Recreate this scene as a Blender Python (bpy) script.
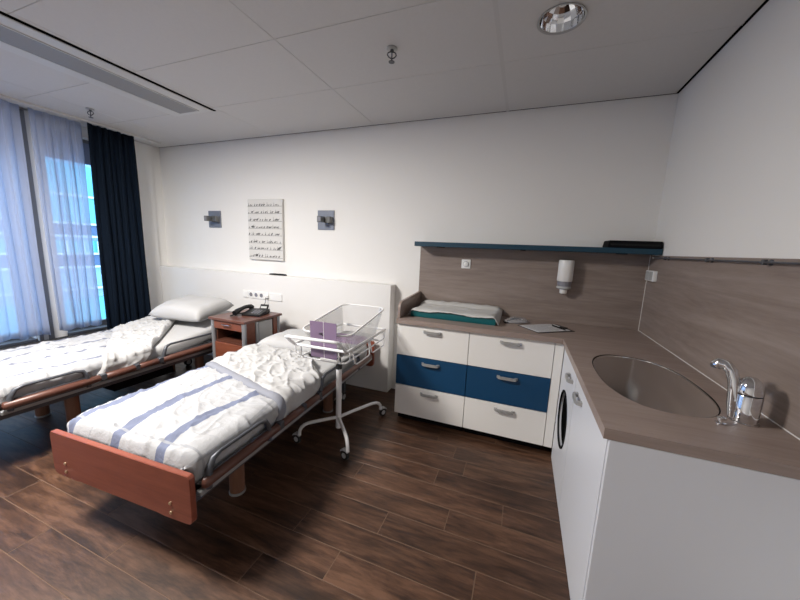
import bpy, bmesh, math, random
from mathutils import Vector, Matrix, noise
random.seed(7)
for o in list(bpy.data.objects):
    bpy.data.objects.remove(o, do_unlink=True)
scene = bpy.context.scene
COL = scene.collection
PI = math.pi
R = math.radians

# ------------------------------------------------------------------ camera
CAM = Vector((-0.9113, -2.9788, 1.4678))
YAW, PITCH, ROLL, FPX = R(-20.532), R(9.232), R(2.279), 320.82
fwd = Vector((math.sin(YAW)*math.cos(PITCH), math.cos(YAW)*math.cos(PITCH), -math.sin(PITCH)))
r0 = Vector((math.cos(YAW), -math.sin(YAW), 0)); u0 = r0.cross(fwd)
rt = r0*math.cos(ROLL) + u0*math.sin(ROLL); up = u0*math.cos(ROLL) - r0*math.sin(ROLL)
cd = bpy.data.cameras.new('camera'); cam = bpy.data.objects.new('camera', cd); COL.objects.link(cam)
m = Matrix((rt, up, -fwd)).transposed().to_4x4(); m.translation = CAM
cam.matrix_world = m
cd.sensor_width = 36; cd.sensor_fit = 'HORIZONTAL'; cd.lens = FPX/800*36; cd.clip_start = .02; cd.clip_end = 200
scene.camera = cam

# ------------------------------------------------------------------ world, daylight, exposure
w = bpy.data.worlds.new('sky'); scene.world = w; w.use_nodes = True
bg = w.node_tree.nodes['Background']
bg.inputs[0].default_value = (.50, .72, 1.0, 1); bg.inputs[1].default_value = 5.5
scene.view_settings.view_transform = 'Standard'
scene.view_settings.look = 'None'
scene.view_settings.exposure = 0.0
scene.view_settings.gamma = 1
scene.view_settings.use_curve_mapping = False
XW, YF, H = -5.42, -5.6, 2.61            # window wall, wall behind the camera, ceiling height
WINS = [(-1.12, -.50), (-2.65, -1.35), (-4.10, -2.75)]   # openings in the window wall (y0, y1)
for (a, b) in WINS:                        # sky portals in the window openings (guide the sky light only)
    ld = bpy.data.lights.new('window_portal', 'AREA'); ld.shape = 'RECTANGLE'; ld.size = b-a; ld.size_y = 2.05
    ld.cycles.is_portal = True
    lo = bpy.data.objects.new('window_portal', ld); COL.objects.link(lo)
    lo.location = (XW-.25, (a+b)/2, 1.5)
    # local -Z to +X, local X along world Y
    lo.matrix_world = Matrix.Translation(lo.location) @ Matrix(((0, 0, -1), (1, 0, 0), (0, -1, 0))).to_4x4()

# ------------------------------------------------------------------ materials
MATS = {}
def new_mat(name):
    mt = bpy.data.materials.new(name); mt.use_nodes = True
    MATS[name] = mt
    return mt, mt.node_tree, mt.node_tree.nodes['Principled BSDF']
def N(nt, kind, **kw):
    n = nt.nodes.new(kind)
    for k, v in kw.items():
        if k in n.inputs: n.inputs[k].default_value = v
        else: setattr(n, k, v)
    return n
def plain(name, col, rough=.5, metal=0, bump=0, bscale=200, coat=0, var=0, vscale=3, spec=.5):
    mt, nt, p = new_mat(name)
    p.inputs['Base Color'].default_value = (*col, 1); p.inputs['Roughness'].default_value = rough
    p.inputs['Metallic'].default_value = metal; p.inputs['Coat Weight'].default_value = coat
    p.inputs['Specular IOR Level'].default_value = spec
    tc = N(nt, 'ShaderNodeTexCoord')
    if var:
        nz = N(nt, 'ShaderNodeTexNoise', Scale=vscale, Detail=3.0)
        nt.links.new(tc.outputs['Object'], nz.inputs['Vector'])
        mx = N(nt, 'ShaderNodeMix', data_type='RGBA')
        mx.inputs[6].default_value = (*[c*(1-var) for c in col], 1); mx.inputs[7].default_value = (*[min(1, c*(1+var)) for c in col], 1)
        nt.links.new(nz.outputs['Fac'], mx.inputs[0]); nt.links.new(mx.outputs[2], p.inputs['Base Color'])
    if bump:
        nz = N(nt, 'ShaderNodeTexNoise', Scale=bscale, Detail=2.0)
        nt.links.new(tc.outputs['Object'], nz.inputs['Vector'])
        b = N(nt, 'ShaderNodeBump', Strength=bump, Distance=.002)
        nt.links.new(nz.outputs['Fac'], b.inputs['Height']); nt.links.new(b.outputs['Normal'], p.inputs['Normal'])
    return mt
def wood(name, dark, mid, light, scale=(1, 12, 12), rough=.4, rnd=False, coat=0, bump=.1, knots=0, contrast=1.0, tint=.25):
    """grain stretched along local X (small scale = long streaks)"""
    mt, nt, p = new_mat(name)
    tc = N(nt, 'ShaderNodeTexCoord'); mp = N(nt, 'ShaderNodeMapping')
    mp.inputs['Scale'].default_value = scale
    nt.links.new(tc.outputs['Object'], mp.inputs['Vector'])
    src = mp.outputs['Vector']
    oi = N(nt, 'ShaderNodeObjectInfo')
    if rnd:
        ml = N(nt, 'ShaderNodeMath', operation='MULTIPLY'); ml.inputs[1].default_value = 37.0
        nt.links.new(oi.outputs['Random'], ml.inputs[0])
        cb = N(nt, 'ShaderNodeCombineXYZ')
        for i in range(3): nt.links.new(ml.outputs[0], cb.inputs[i])
        ad = N(nt, 'ShaderNodeVectorMath', operation='ADD')
        nt.links.new(src, ad.inputs[0]); nt.links.new(cb.outputs[0], ad.inputs[1]); src = ad.outputs[0]
    n1 = N(nt, 'ShaderNodeTexNoise', Scale=1.0, Detail=8.0, Roughness=.62, Distortion=1.2)
    n2 = N(nt, 'ShaderNodeTexNoise', Scale=6.0, Detail=4.0, Roughness=.7)
    nt.links.new(src, n1.inputs['Vector']); nt.links.new(src, n2.inputs['Vector'])
    mxf = N(nt, 'ShaderNodeMix', data_type='FLOAT'); mxf.inputs[0].default_value = .35
    nt.links.new(n1.outputs['Fac'], mxf.inputs[2]); nt.links.new(n2.outputs['Fac'], mxf.inputs[3])
    cr = N(nt, 'ShaderNodeValToRGB'); e = cr.color_ramp.elements
    h = .17/contrast
    e[0].position = .5-h; e[0].color = (*dark, 1); e[1].position = .5+h; e[1].color = (*light, 1)
    mid_e = e.new(.5); mid_e.color = (*mid, 1)
    nt.links.new(mxf.outputs[0], cr.inputs[0])
    out = cr.outputs[0]
    if knots:
        vor = N(nt, 'ShaderNodeTexVoronoi', Scale=knots, Randomness=1.0)
        nt.links.new(src, vor.inputs['Vector'])
        mr = N(nt, 'ShaderNodeMapRange'); mr.inputs[1].default_value = .05; mr.inputs[2].default_value = .28
        mr.inputs[3].default_value = .35; mr.inputs[4].default_value = 1
        nt.links.new(vor.outputs['Distance'], mr.inputs[0])
        mm = N(nt, 'ShaderNodeMix', data_type='RGBA', blend_type='MULTIPLY'); mm.inputs[0].default_value = 1
        nt.links.new(out, mm.inputs[6]); nt.links.new(mr.outputs[0], mm.inputs[7]); out = mm.outputs[2]
    if rnd:
        mr = N(nt, 'ShaderNodeMapRange'); mr.inputs[3].default_value = 1-tint; mr.inputs[4].default_value = 1+tint
        nt.links.new(oi.outputs['Random'], mr.inputs[0])
        mm = N(nt, 'ShaderNodeMix', data_type='RGBA', blend_type='MULTIPLY'); mm.inputs[0].default_value = 1
        nt.links.new(out, mm.inputs[6]); nt.links.new(mr.outputs[0], mm.inputs[7]); out = mm.outputs[2]
    nt.links.new(out, p.inputs['Base Color'])
    p.inputs['Roughness'].default_value = rough; p.inputs['Coat Weight'].default_value = coat
    if bump:
        b = N(nt, 'ShaderNodeBump', Strength=bump, Distance=.002)
        nt.links.new(mxf.outputs[0], b.inputs['Height']); nt.links.new(b.outputs['Normal'], p.inputs['Normal'])
    return mt

plain('wall_paint', (.82, .81, .79), .75, bump=.15, bscale=140)
plain('panel_white', (.79, .78, .765), .45)
plain('ceiling_tile', (.60, .59, .585), .9, bump=.3, bscale=500, var=.03, vscale=60)
plain('ceiling_bar', (.56, .55, .545), .8)
plain('black_gap', (.006, .006, .007), .9, spec=0)
plain('ceiling_metal', (.60, .60, .60), .5)
plain('ceiling_grille', (.27, .27, .275), .6)
plain('joint_tan', (.16, .105, .075), .85, spec=.1)
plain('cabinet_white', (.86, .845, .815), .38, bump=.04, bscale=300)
plain('cabinet_white_bluelit', (.68, .70, .75), .38, bump=.05, bscale=260)  # cabinet white with the bluish window light put into the colour
plain('drawer_blue', (.002, .050, .130), .45)
plain('shelf_blue', (.002, .040, .075), .45)
plain('dark_body', (.005, .005, .005), .9, spec=0)
plain('satin_steel', (.40, .40, .40), .35, .35)
plain('chrome', (.75, .76, .78), .06, 1)
plain('sink_steel', (.80, .79, .77), .13, 1, bump=.02, bscale=80)
plain('black_plastic', (.008, .008, .009), .35, spec=.25)
plain('black_matte', (.006, .006, .008), .8, spec=.1)
plain('white_plastic', (.82, .82, .81), .35)
plain('grey_plastic', (.22, .22, .25), .35)
plain('grey_metal', (.085, .09, .105), .4, .3)
plain('light_grey_metal', (.36, .37, .38), .4, .4)
plain('post_grey', (.30, .31, .33), .35, .5)
plain('inset_grey', (.42, .43, .43), .45)
plain('white_enamel', (.84, .84, .85), .28)
plain('rubber_black', (.015, .015, .015), .6)
plain('wheel_grey', (.50, .50, .51), .45)
plain('lamp_blue_grey', (.20, .22, .27), .45, .2)
plain('lamp_cube_grey', (.14, .145, .15), .4, .4)
plain('canvas', (.66, .65, .63), .8, bump=.2, bscale=500)
plain('ink', (.015, .015, .016), .7)
plain('ink_grey', (.13, .13, .13), .7)
plain('purple_card', (.225, .155, .255), .55)
plain('purple_cloth', (.30, .22, .33), .8)
plain('paper', (.62, .62, .64), .7)
plain('teal_vinyl', (.0, .105, .12), .4, bump=.1, bscale=30)
plain('window_frame', (.16, .165, .18), .5)
plain('navy_curtain', (.005, .010, .020), .9, spec=.1, bump=.2, bscale=300)
plain('convector', (.02, .025, .045), .6)
plain('brass', (.75, .62, .42), .3, 1)
plain('white_cloth', (.46, .46, .462), .85, bump=.35, bscale=40)
plain('cloth_dim', (.60, .60, .59), .85, bump=.25, bscale=60)
plain('grey_cloth', (.24, .25, .29), .85, bump=.2, bscale=150)
plain('facade_blue', (.20, .36, .50), .5)
plain('facade_cyan', (.10, .40, .52), .35)
plain('facade_dark', (.05, .10, .20), .3)
plain('facade_white', (.55, .65, .70), .6)
plain('ground_grey', (.20, .24, .28), .9)
plain('blind_blue', (.20, .25, .38), .8)

wood('floor_wood', (.026, .0115, .0065), (.068, .032, .018), (.125, .063, .037), scale=(1.7, 11, 11), rough=.42, rnd=True, bump=.25, knots=.55, tint=.16, contrast=1.5)
wood('worktop_oak', (.25, .190, .166), (.305, .238, .210), (.365, .290, .258), scale=(1.2, 14, 14), rough=.42, bump=.05)
wood('splash_oak', (.19, .148, .130), (.25, .200, .176), (.31, .255, .228), scale=(.9, 6, 11), rough=.5, bump=.05)
wood('splash_oak_cross', (.19, .148, .130), (.25, .200, .176), (.31, .255, .228), scale=(6, .9, 11), rough=.5, bump=.05)
wood('bed_wood', (.19, .050, .030), (.245, .068, .041), (.295, .088, .054), scale=(1.2, 10, 14), rough=.34, bump=.03)
wood('bumper_wood', (.085, .032, .022), (.11, .044, .031), (.14, .058, .042), scale=(14, 1.2, 14), rough=.4, bump=.03)
wood('leg_wood', (.165, .075, .045), (.20, .095, .060), (.24, .115, .075), scale=(10, 10, 1), rough=.4, bump=.03)
wood('stand_wood', (.13, .036, .018), (.175, .052, .027), (.22, .070, .037), scale=(1.5, 9, 9), rough=.4, bump=.03)
wood('stand_dark', (.06, .018, .010), (.08, .026, .015), (.10, .034, .02), scale=(1.5, 9, 9), rough=.5, bump=.02)
wood('stand_top', (.085, .030, .021), (.11, .042, .030), (.14, .055, .040), scale=(1.5, 9, 9), rough=.3, bump=.02)

def striped(name, base, stripe, cs, width, amp, freq, thin):
    mt, nt, p = new_mat(name)
    uv = N(nt, 'ShaderNodeUVMap', uv_map='cloth'); sp = N(nt, 'ShaderNodeSeparateXYZ')
    nt.links.new(uv.outputs[0], sp.inputs[0])
    def M(op, a, b=None, c=None):
        n = N(nt, 'ShaderNodeMath', operation=op)
        for i, v in enumerate((a, b, c)):
            if v is None: continue
            if isinstance(v, (int, float)): n.inputs[i].default_value = v
            else: nt.links.new(v, n.inputs[i])
        return n.outputs[0]
    U, V = sp.outputs[0], sp.outputs[1]
    def line(c0, ph, a, f, wd):
        s = M('SINE', M('MULTIPLY_ADD', V, f, ph))
        d = M('ABSOLUTE', M('SUBTRACT', U, M('MULTIPLY_ADD', s, a, c0)))
        return M('LESS_THAN', d, wd)
    mask = None
    for k, c0 in enumerate(cs):
        l = line(c0, 1.3*k, amp, freq, width)
        mask = l if mask is None else M('MAXIMUM', mask, l)
    thinm = M('LESS_THAN', M('ABSOLUTE', M('SUBTRACT', V, .085)), .006)
    for (c0, ph, a, f) in thin:
        thinm = M('MAXIMUM', thinm, line(c0, ph, a, f, .005))
    m1 = N(nt, 'ShaderNodeMix', data_type='RGBA'); m1.inputs[6].default_value = (*base, 1); m1.inputs[7].default_value = (*stripe, 1)
    nt.links.new(mask, m1.inputs[0])
    m2 = N(nt, 'ShaderNodeMix', data_type='RGBA'); m2.inputs[7].default_value = (.30, .31, .33, 1)
    nt.links.new(M('MULTIPLY', thinm, .8), m2.inputs[0]); nt.links.new(m1.outputs[2], m2.inputs[6])
    nt.links.new(m2.outputs[2], p.inputs['Base Color']); p.inputs['Roughness'].default_value = .85
    tc = N(nt, 'ShaderNodeTexCoord'); nz = N(nt, 'ShaderNodeTexNoise', Scale=45.0, Detail=4.0, Distortion=1.0)
    nt.links.new(tc.outputs['Object'], nz.inputs['Vector'])
    b = N(nt, 'ShaderNodeBump', Strength=.5, Distance=.006)
    nt.links.new(nz.outputs['Fac'], b.inputs['Height']); nt.links.new(b.outputs['Normal'], p.inputs['Normal'])
striped('duvet_stripes', (.41, .415, .43), (.15, .172, .255), (-.385, -.075, .235, .56), .027, .028, 7.5, [(-.25, 0, .09, 6.0), (.40, 1, .02, 4.0)])
striped('duvet_stripes_dim', (.41, .415, .43), (.165, .18, .235), (-.33, -.10, .12, .36), .011, .025, 6.0, [(-.2, 0, .05, 5.0)])

def glassy(name, tint, diffuse, fac_d, rough=.02, gloss=.08):
    mt = bpy.data.materials.new(name); mt.use_nodes = True; MATS[name] = mt
    nt = mt.node_tree; nt.nodes.clear()
    out = N(nt, 'ShaderNodeOutputMaterial'); tr = N(nt, 'ShaderNodeBsdfTransparent'); tr.inputs[0].default_value = (*tint, 1)
    gl = N(nt, 'ShaderNodeBsdfGlossy'); gl.inputs['Roughness'].default_value = rough
    df = N(nt, 'ShaderNodeBsdfDiffuse'); df.inputs[0].default_value = (*diffuse, 1)
    a = N(nt, 'ShaderNodeMixShader'); a.inputs[0].default_value = fac_d
    nt.links.new(tr.outputs[0], a.inputs[1]); nt.links.new(df.outputs[0], a.inputs[2])
    lw = N(nt, 'ShaderNodeLayerWeight', Blend=.35)
    mu = N(nt, 'ShaderNodeMath', operation='MULTIPLY_ADD'); mu.inputs[1].default_value = .45; mu.inputs[2].default_value = gloss*.4
    nt.links.new(lw.outputs['Fresnel'], mu.inputs[0])
    b = N(nt, 'ShaderNodeMixShader'); nt.links.new(mu.outputs[0], b.inputs[0])
    nt.links.new(a.outputs[0], b.inputs[1]); nt.links.new(gl.outputs[0], b.inputs[2])
    nt.links.new(b.outputs[0], out.inputs[0])
glassy('window_glass', (.95, .97, .97), (.5, .6, .7), .0)
glassy('acrylic', (.985, .985, .985), (1, 1, 1), .05)
glassy('acrylic_rim', (.95, .95, .95), (.95, .95, .95), .85, rough=.3)
glassy('clear_bag', (.8, .8, .82), (.55, .56, .6), .55, rough=.12, gloss=.3)
def sheer(name):
    mt = bpy.data.materials.new(name); mt.use_nodes = True; MATS[name] = mt
    nt = mt.node_tree; nt.nodes.clear()
    out = N(nt, 'ShaderNodeOutputMaterial'); tr = N(nt, 'ShaderNodeBsdfTransparent'); tr.inputs[0].default_value = (.97, .98, 1, 1)
    tl = N(nt, 'ShaderNodeBsdfTranslucent'); tl.inputs[0].default_value = (.72, .80, .95, 1)
    df = N(nt, 'ShaderNodeBsdfDiffuse'); df.inputs[0].default_value = (.50, .53, .66, 1)
    a = N(nt, 'ShaderNodeMixShader'); a.inputs[0].default_value = .5
    nt.links.new(tl.outputs[0], a.inputs[1]); nt.links.new(df.outputs[0], a.inputs[2])
    b = N(nt, 'ShaderNodeMixShader')
    lw = N(nt, 'ShaderNodeLayerWeight', Blend=.5)     # denser where the weave is seen edge-on
    mr = N(nt, 'ShaderNodeMapRange'); mr.inputs[3].default_value = .50; mr.inputs[4].default_value = .93
    nt.links.new(lw.outputs['Facing'], mr.inputs[0]); nt.links.new(mr.outputs[0], b.inputs[0])
    nt.links.new(tr.outputs[0], b.inputs[1]); nt.links.new(a.outputs[0], b.inputs[2]); nt.links.new(b.outputs[0], out.inputs[0])
sheer('sheer_voile')

# ------------------------------------------------------------------ mesh helpers
def tagp(o, label=None, cat=None, group=None, kind=None):
    if label: o['label'] = label
    if cat: o['category'] = cat
    if group: o['group'] = group
    if kind: o['kind'] = kind
    return o
class MB:
    def __init__(s): s.bm = bmesh.new()
    def box(s, x0, x1, y0, y1, z0, z1, bev=0, seg=1):
        t = bmesh.new()
        v = [t.verts.new((x, y, z)) for x in (x0, x1) for y in (y0, y1) for z in (z0, z1)]
        for f in ((0, 1, 3, 2), (4, 6, 7, 5), (0, 4, 5, 1), (2, 3, 7, 6), (0, 2, 6, 4), (1, 5, 7, 3)):
            t.faces.new([v[i] for i in f])
        if bev: bmesh.ops.bevel(t, geom=list(t.edges), offset=bev, segments=seg, profile=.5, affect='EDGES', clamp_overlap=True)
        s._merge(t); return s
    def _merge(s, t):
        me = bpy.data.meshes.new('tmp'); t.to_mesh(me); t.free(); s.bm.from_mesh(me); bpy.data.meshes.remove(me)
    def xform(s, M): bmesh.ops.transform(s.bm, matrix=M, verts=s.bm.verts); return s
    def add(s, other, M=None):
        if M is not None: other.xform(M)
        s._merge(other.bm); return s
    def tube(s, pts, r, seg=10, closed=False):
        pts = [Vector(p) for p in pts]; n = len(pts); rings = []
        rr = r if isinstance(r, (list, tuple)) else [r]*n
        prev = None
        for i, p in enumerate(pts):
            a = pts[(i-1) % n] if (closed or i > 0) else p; b = pts[(i+1) % n] if (closed or i < n-1) else p
            t = (b-a).normalized()
            if prev is None:
                nrm = t.orthogonal().normalized()
            else:
                nrm = prev - t*prev.dot(t)
                nrm = nrm.normalized() if nrm.length > 1e-6 else t.orthogonal().normalized()
            prev = nrm; bn = t.cross(nrm)
            rings.append([s.bm.verts.new(p + (nrm*math.cos(k*2*PI/seg) + bn*math.sin(k*2*PI/seg))*rr[i]) for k in range(seg)])
        for i in range(n if closed else n-1):
            A, B_ = rings[i], rings[(i+1) % n]
            for k in range(seg):
                s.bm.faces.new((A[k], A[(k+1) % seg], B_[(k+1) % seg], B_[k]))
        if not closed:
            s.bm.faces.new(rings[0][::-1]); s.bm.faces.new(rings[-1])
        return s
    def lathe(s, prof, M=None, seg=24, cap=True, ring=False):
        if ring: prof = list(prof) + [prof[0]]; cap = False
        t = bmesh.new(); rings = []
        for (r, z) in prof:
            rings.append([t.verts.new((r*math.cos(k*2*PI/seg), r*math.sin(k*2*PI/seg), z)) for k in range(seg)])
        for A, B_ in zip(rings, rings[1:]):
            for k in range(seg): t.faces.new((A[k], A[(k+1) % seg], B_[(k+1) % seg], B_[k]))
        if cap:
            t.faces.new(rings[0][::-1]); t.faces.new(rings[-1])
        if M is not None: bmesh.ops.transform(t, matrix=M, verts=t.verts)
        s._merge(t); return s
    def loft(s, rings, cap=True, closed=True):
        R_ = [[s.bm.verts.new(p) for p in r] for r in rings]
        n = len(R_[0])
        for A, B_ in zip(R_, R_[1:]):
            for k in range(n if closed else n-1): s.bm.faces.new((A[k], A[(k+1) % n], B_[(k+1) % n], B_[k]))
        if cap: s.bm.faces.new(R_[0][::-1]); s.bm.faces.new(R_[-1])
        return s
    def prism(s, poly, ax, a0, a1, bev=0):
        """poly: 2D points in the plane normal to ax; extruded from a0 to a1"""
        t = bmesh.new()
        def P(p, a): return {'x': (a, p[0], p[1]), 'y': (p[0], a, p[1]), 'z': (p[0], p[1], a)}[ax]
        A = [t.verts.new(P(p, a0)) for p in poly]; B_ = [t.verts.new(P(p, a1)) for p in poly]; n = len(poly)
        t.faces.new(A[::-1]); t.faces.new(B_)
        for k in range(n): t.faces.new((A[k], A[(k+1) % n], B_[(k+1) % n], B_[k]))
        if bev: bmesh.ops.bevel(t, geom=list(t.edges), offset=bev, segments=1, affect='EDGES', clamp_overlap=True)
        s._merge(t); return s
    def build(s, name, mat, parent=None, smooth=None, kind=None, label=None):
        bmesh.ops.recalc_face_normals(s.bm, faces=s.bm.faces)
        if smooth:
            for f in s.bm.faces: f.smooth = True
            ca = math.cos(R(smooth))
            for e in s.bm.edges:
                if len(e.link_faces) == 2 and e.link_faces[0].normal.dot(e.link_faces[1].normal) < ca: e.smooth = False
        me = bpy.data.meshes.new(name); s.bm.to_mesh(me); s.bm.free()
        if isinstance(mat, str): mat = MATS[mat]
        me.materials.append(mat)
        o = bpy.data.objects.new(name, me); COL.objects.link(o)
        if parent: o.parent = parent
        if kind: o['kind'] = kind
        if label: o['label'] = label
        return o
def thing(name, label, cat, loc=(0, 0, 0), rz=0, group=None):
    o = bpy.data.objects.new(name, None); COL.objects.link(o); o.empty_display_size = .05
    o.location = loc; o.rotation_euler = (0, 0, rz)
    return tagp(o, label, cat, group)
def copy_tree(o, parent=None):
    c = o.copy(); COL.objects.link(c); c.parent = parent
    for ch in list(o.children): copy_tree(ch, c)
    return c
def T(x, y, z): return Matrix.Translation((x, y, z))
def RX(a): return Matrix.Rotation(a, 4, 'X')
def RY(a): return Matrix.Rotation(a, 4, 'Y')
def RZ(a): return Matrix.Rotation(a, 4, 'Z')
def arc(c, r, a0, a1, n):
    return [(c[0]+r*math.cos(a0+(a1-a0)*i/n), c[1]+r*math.sin(a0+(a1-a0)*i/n)) for i in range(n+1)]
def holed_slab(name, outer, hole, z0, z1, mat, parent=None):
    bm = bmesh.new()
    def loop(pts):
        v = [bm.verts.new((p[0], p[1], z1)) for p in pts]
        return [bm.edges.new((v[i], v[(i+1) % len(v)])) for i in range(len(v))]
    ed = loop(outer) + loop(hole)
    bmesh.ops.triangle_fill(bm, edges=ed, use_beauty=True)
    ex = bmesh.ops.extrude_face_region(bm, geom=list(bm.faces))
    bmesh.ops.translate(bm, vec=(0, 0, z0-z1), verts=[v for v in ex['geom'] if isinstance(v, bmesh.types.BMVert)])
    b = MB(); b.bm.free(); b.bm = bm
    return b.build(name, mat, parent)

# ------------------------------------------------------------------ room shell
MB().box(XW-.2, .2, 0, .2, -.05, 2.85).build('wall_back', 'wall_paint', kind='structure')
MB().box(0, .2, YF-.2, 0, -.05, 2.85).build('wall_right', 'wall_paint', kind='structure')
MB().box(XW-.2, .2, YF-.2, YF, -.05, 2.85).build('wall_front', 'wall_paint', kind='structure')
wl = MB(); Z0, Z1 = .42, 2.50
wl.box(XW-.2, XW, YF, 0, -.05, Z0); wl.box(XW-.2, XW, YF, 0, Z1, 2.85)
edges = [YF] + sorted([v for ab in WINS for v in ab]) + [0]
for a, b in zip(edges[0::2], edges[1::2]): wl.box(XW-.2, XW, a, b, Z0, Z1)
wl.build('wall_left', 'wall_paint', kind='structure')
MB().box(XW, XW+.035, -.47, -.126, 0, 2.605).build('trim_1', 'wall_paint', kind='structure')

# floor: base with planks (914 x 152 mm vinyl boards)
floor = MB().box(XW, 0, YF, 0, -.05, -.0008).build('floor', 'joint_tan', kind='structure')
PW, PL, GAP = .1535, .9144, .0024
joints = {0: -1.15, 1: -1.31, 2: -.885, 3: -1.17, 4: -1.485, 5: -.98, 6: -1.61, 7: -1.945, 8: -2.585, 9: -3.016}
ROW0 = -.880
mesh_cache = {}
def plank(x0, x1, y0, y1):
    key = (round(x1-x0, 3), round(y1-y0, 3))
    if key not in mesh_cache:
        L, W_ = key
        b = MB().box(-L/2+GAP/2, L/2-GAP/2, -W_/2+GAP/2, W_/2-GAP/2, -.006, 0, .0012)
        o = b.build('floor_plank', 'floor_wood', floor); mesh_cache[key] = o.data
    else:
        o = bpy.data.objects.new('floor_plank', mesh_cache[key]); COL.objects.link(o); o.parent = floor
    o.location = ((x0+x1)/2, (y0+y1)/2, 0)
for k in range(-6, 31):
    yt = ROW0 - k*PW; yb = max(yt-PW, YF); yt = min(yt, 0)
    if yt - yb < .01: continue
    j = joints.get(k, -random.random()*PL)
    xs = [XW] + sorted(j + i*PL for i in range(-8, 5) if XW+.03 < j + i*PL < -.03) + [0]
    for a, b in zip(xs, xs[1:]): plank(a, b, yb, yt)

# ceiling: slab, tiles, bars
ceil = MB().box(XW, 0, YF, 0, 2.80, 2.85).build('ceiling', 'black_gap', kind='structure')
cx = [XW+.006, -4.755, -3.552, -2.348, -1.143, -.017]; cy = [-.017, -.745, -1.345, -1.94, -2.54, -3.14, -3.74, -4.34, -4.94, YF+.01]
DL = (-.845, -1.047, .104)
g = .0014
for i in range(5):
    for k in range(9):
        x0, x1, y1, y0 = cx[i]+g, cx[i+1]-g, cy[k]-g, cy[k+1]+g
        if x0 < DL[0] < x1 and y0 < DL[1] < y1:
            holed_slab('ceiling_tile', [(x0, y0), (x1, y0), (x1, y1), (x0, y1)], [(DL[0]+DL[2]*math.cos(a*2*PI/32), DL[1]+DL[2]*math.sin(a*2*PI/32)) for a in range(32)], H, H+.018, 'ceiling_tile', ceil)
        else:
            MB().box(x0, x1, y0, y1, H, H+.018, .002).build('ceiling_tile', 'ceiling_tile', ceil)
for x in cx[1:-1]: MB().box(x-.012, x+.012, YF, -.012, H+.003 if x != -1.143 else H-.0005, H+.03).build('ceiling_bar', 'ceiling_bar', ceil)
for y in cy[1:-1]: MB().box(XW, -.012, y-.012, y+.012, H+.004, H+.03).build('ceiling_bar', 'ceiling_bar', ceil)
MB().box(XW, 0, -.018, 0, H+.004, H+.02).build('trim_2', 'black_gap', kind='structure')
MB().box(-.018, 0, YF, -.018, H+.004, H+.02).build('trim_3', 'black_gap', kind='structure')

# windows
def window(n, y0, y1, label):
    root = MB().box(XW-.16, XW-.10, y0, y0+.05, Z0, Z1).box(XW-.16, XW-.10, y1-.05, y1, Z0, Z1).box(XW-.16, XW-.10, y0+.05, y1-.05, Z0, Z0+.06).box(XW-.16, XW-.10, y0+.05, y1-.05, Z1-.06, Z1).build('window_%d' % n, 'window_frame', kind='structure')
    MB().box(XW-.135, XW-.129, y0+.05, y1-.05, Z0+.06, Z1-.06).build('pane', 'window_glass', root)
    MB().box(XW-.10, XW-.085, y0+.04, y1-.04, 2.24, Z1-.04).build('blind', 'blind_blue', root)
    MB().box(XW-.16, XW+.02, y0-.02, y1+.02, Z0-.03, Z0+.002, .004).build('window_sill', 'window_frame', root)
for i, (a, b) in enumerate(WINS): window(i+1, a, b, '')
# grey pier cladding between the two windows in view
pr = MB().box(XW-.02, XW+.05, -1.345, -1.125, Z0-.02, 2.595, .004).build('trim_4', 'ceiling_metal', kind='structure')
for (a, b) in [(-1.342, -1.315), (-1.275, -1.235)]: MB().box(XW+.045, XW+.062, a, b, Z0-.02, 2.59).build('edge_strip', 'window_frame', pr)

# outside: opposite building and ground
MB().box(-60, XW-.3, -60, 60, -9.3, -9).build('ground', 'ground_grey', kind='structure')
bl = thing('office_building', 'pale blue office block across the street behind the sheer curtains', 'building', (-17, 4, -9))
MB().box(-8, 0, -40, 30, 0, 15.5).build('wall', 'facade_blue', bl)
def fz(z): return z + 9
for (z0, z1, mt, nm) in [(1.95, 4.05, 'facade_cyan', 'glazing_band'), (1.50, 1.85, 'facade_dark', 'window_band'), (.80, 1.25, 'facade_cyan', 'glazing_band'), (.32, .72, 'facade_dark', 'window_band'), (4.9, 7.0, 'facade_cyan', 'glazing_band'), (-3.0, -1.0, 'facade_cyan', 'glazing_band')]:
    y = -2.4
    while y < 21:
        MB().box(0, .06, y, y+1.12, fz(z0), fz(z1)).build('window_pane', mt, bl); y += 1.2
for z in (2.93, 1.90, 1.42, .76, .25, -.6): MB().box(0, .14, -2.6, 22, fz(z)-.04, fz(z)+.04).build('ledge', 'facade_white', bl)
for i in range(50): MB().box(.14, .18, -2.5+i*.48, -2.42+i*.48, fz(.80), fz(1.25)).build('railing_bar', 'facade_white', bl)

# ------------------------------------------------------------------ curtains
def drape(name, mat, y0, y1, z0, z1, x, amp, waves, label, cat, thick=.002, seed=0, taper=0, group=None):
    b = bmesh.new(); nu = int(waves*14); nv = 22; g_ = []
    for j in range(nv+1):
        v = j/nv; z = z0 + (z1-z0)*v; row = []
        for i in range(nu+1):
            u = i/nu
            ph = u*waves*2*PI + .9*math.sin(u*9+seed) + .5*math.sin(v*2.2+u*13)
            a = amp*(.75+.25*math.sin(u*17+seed))*(1.0-.25*v)
            yy = y0 + (y1-y0)*u
            yc = (y0+y1)/2; yy = yc + (yy-yc)*(1-taper*v)
            row.append(b.verts.new((x + a*math.sin(ph) + .006*math.sin(z*3+u*20), yy + .35*amp*math.cos(ph*2), z + (.012*math.sin(u*waves*4+seed) if j == 0 else 0))))
        g_.append(row)
    for j in range(nv):
        for i in range(nu): b.faces.new((g_[j][i], g_[j][i+1], g_[j+1][i+1], g_[j+1][i]))
    mb = MB(); mb.bm.free(); mb.bm = b
    o = mb.build(name, mat, smooth=180)
    sm = o.modifiers.new('thickness', 'SOLIDIFY'); sm.thickness = thick
    tagp(o, label, cat, group); return o
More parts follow.
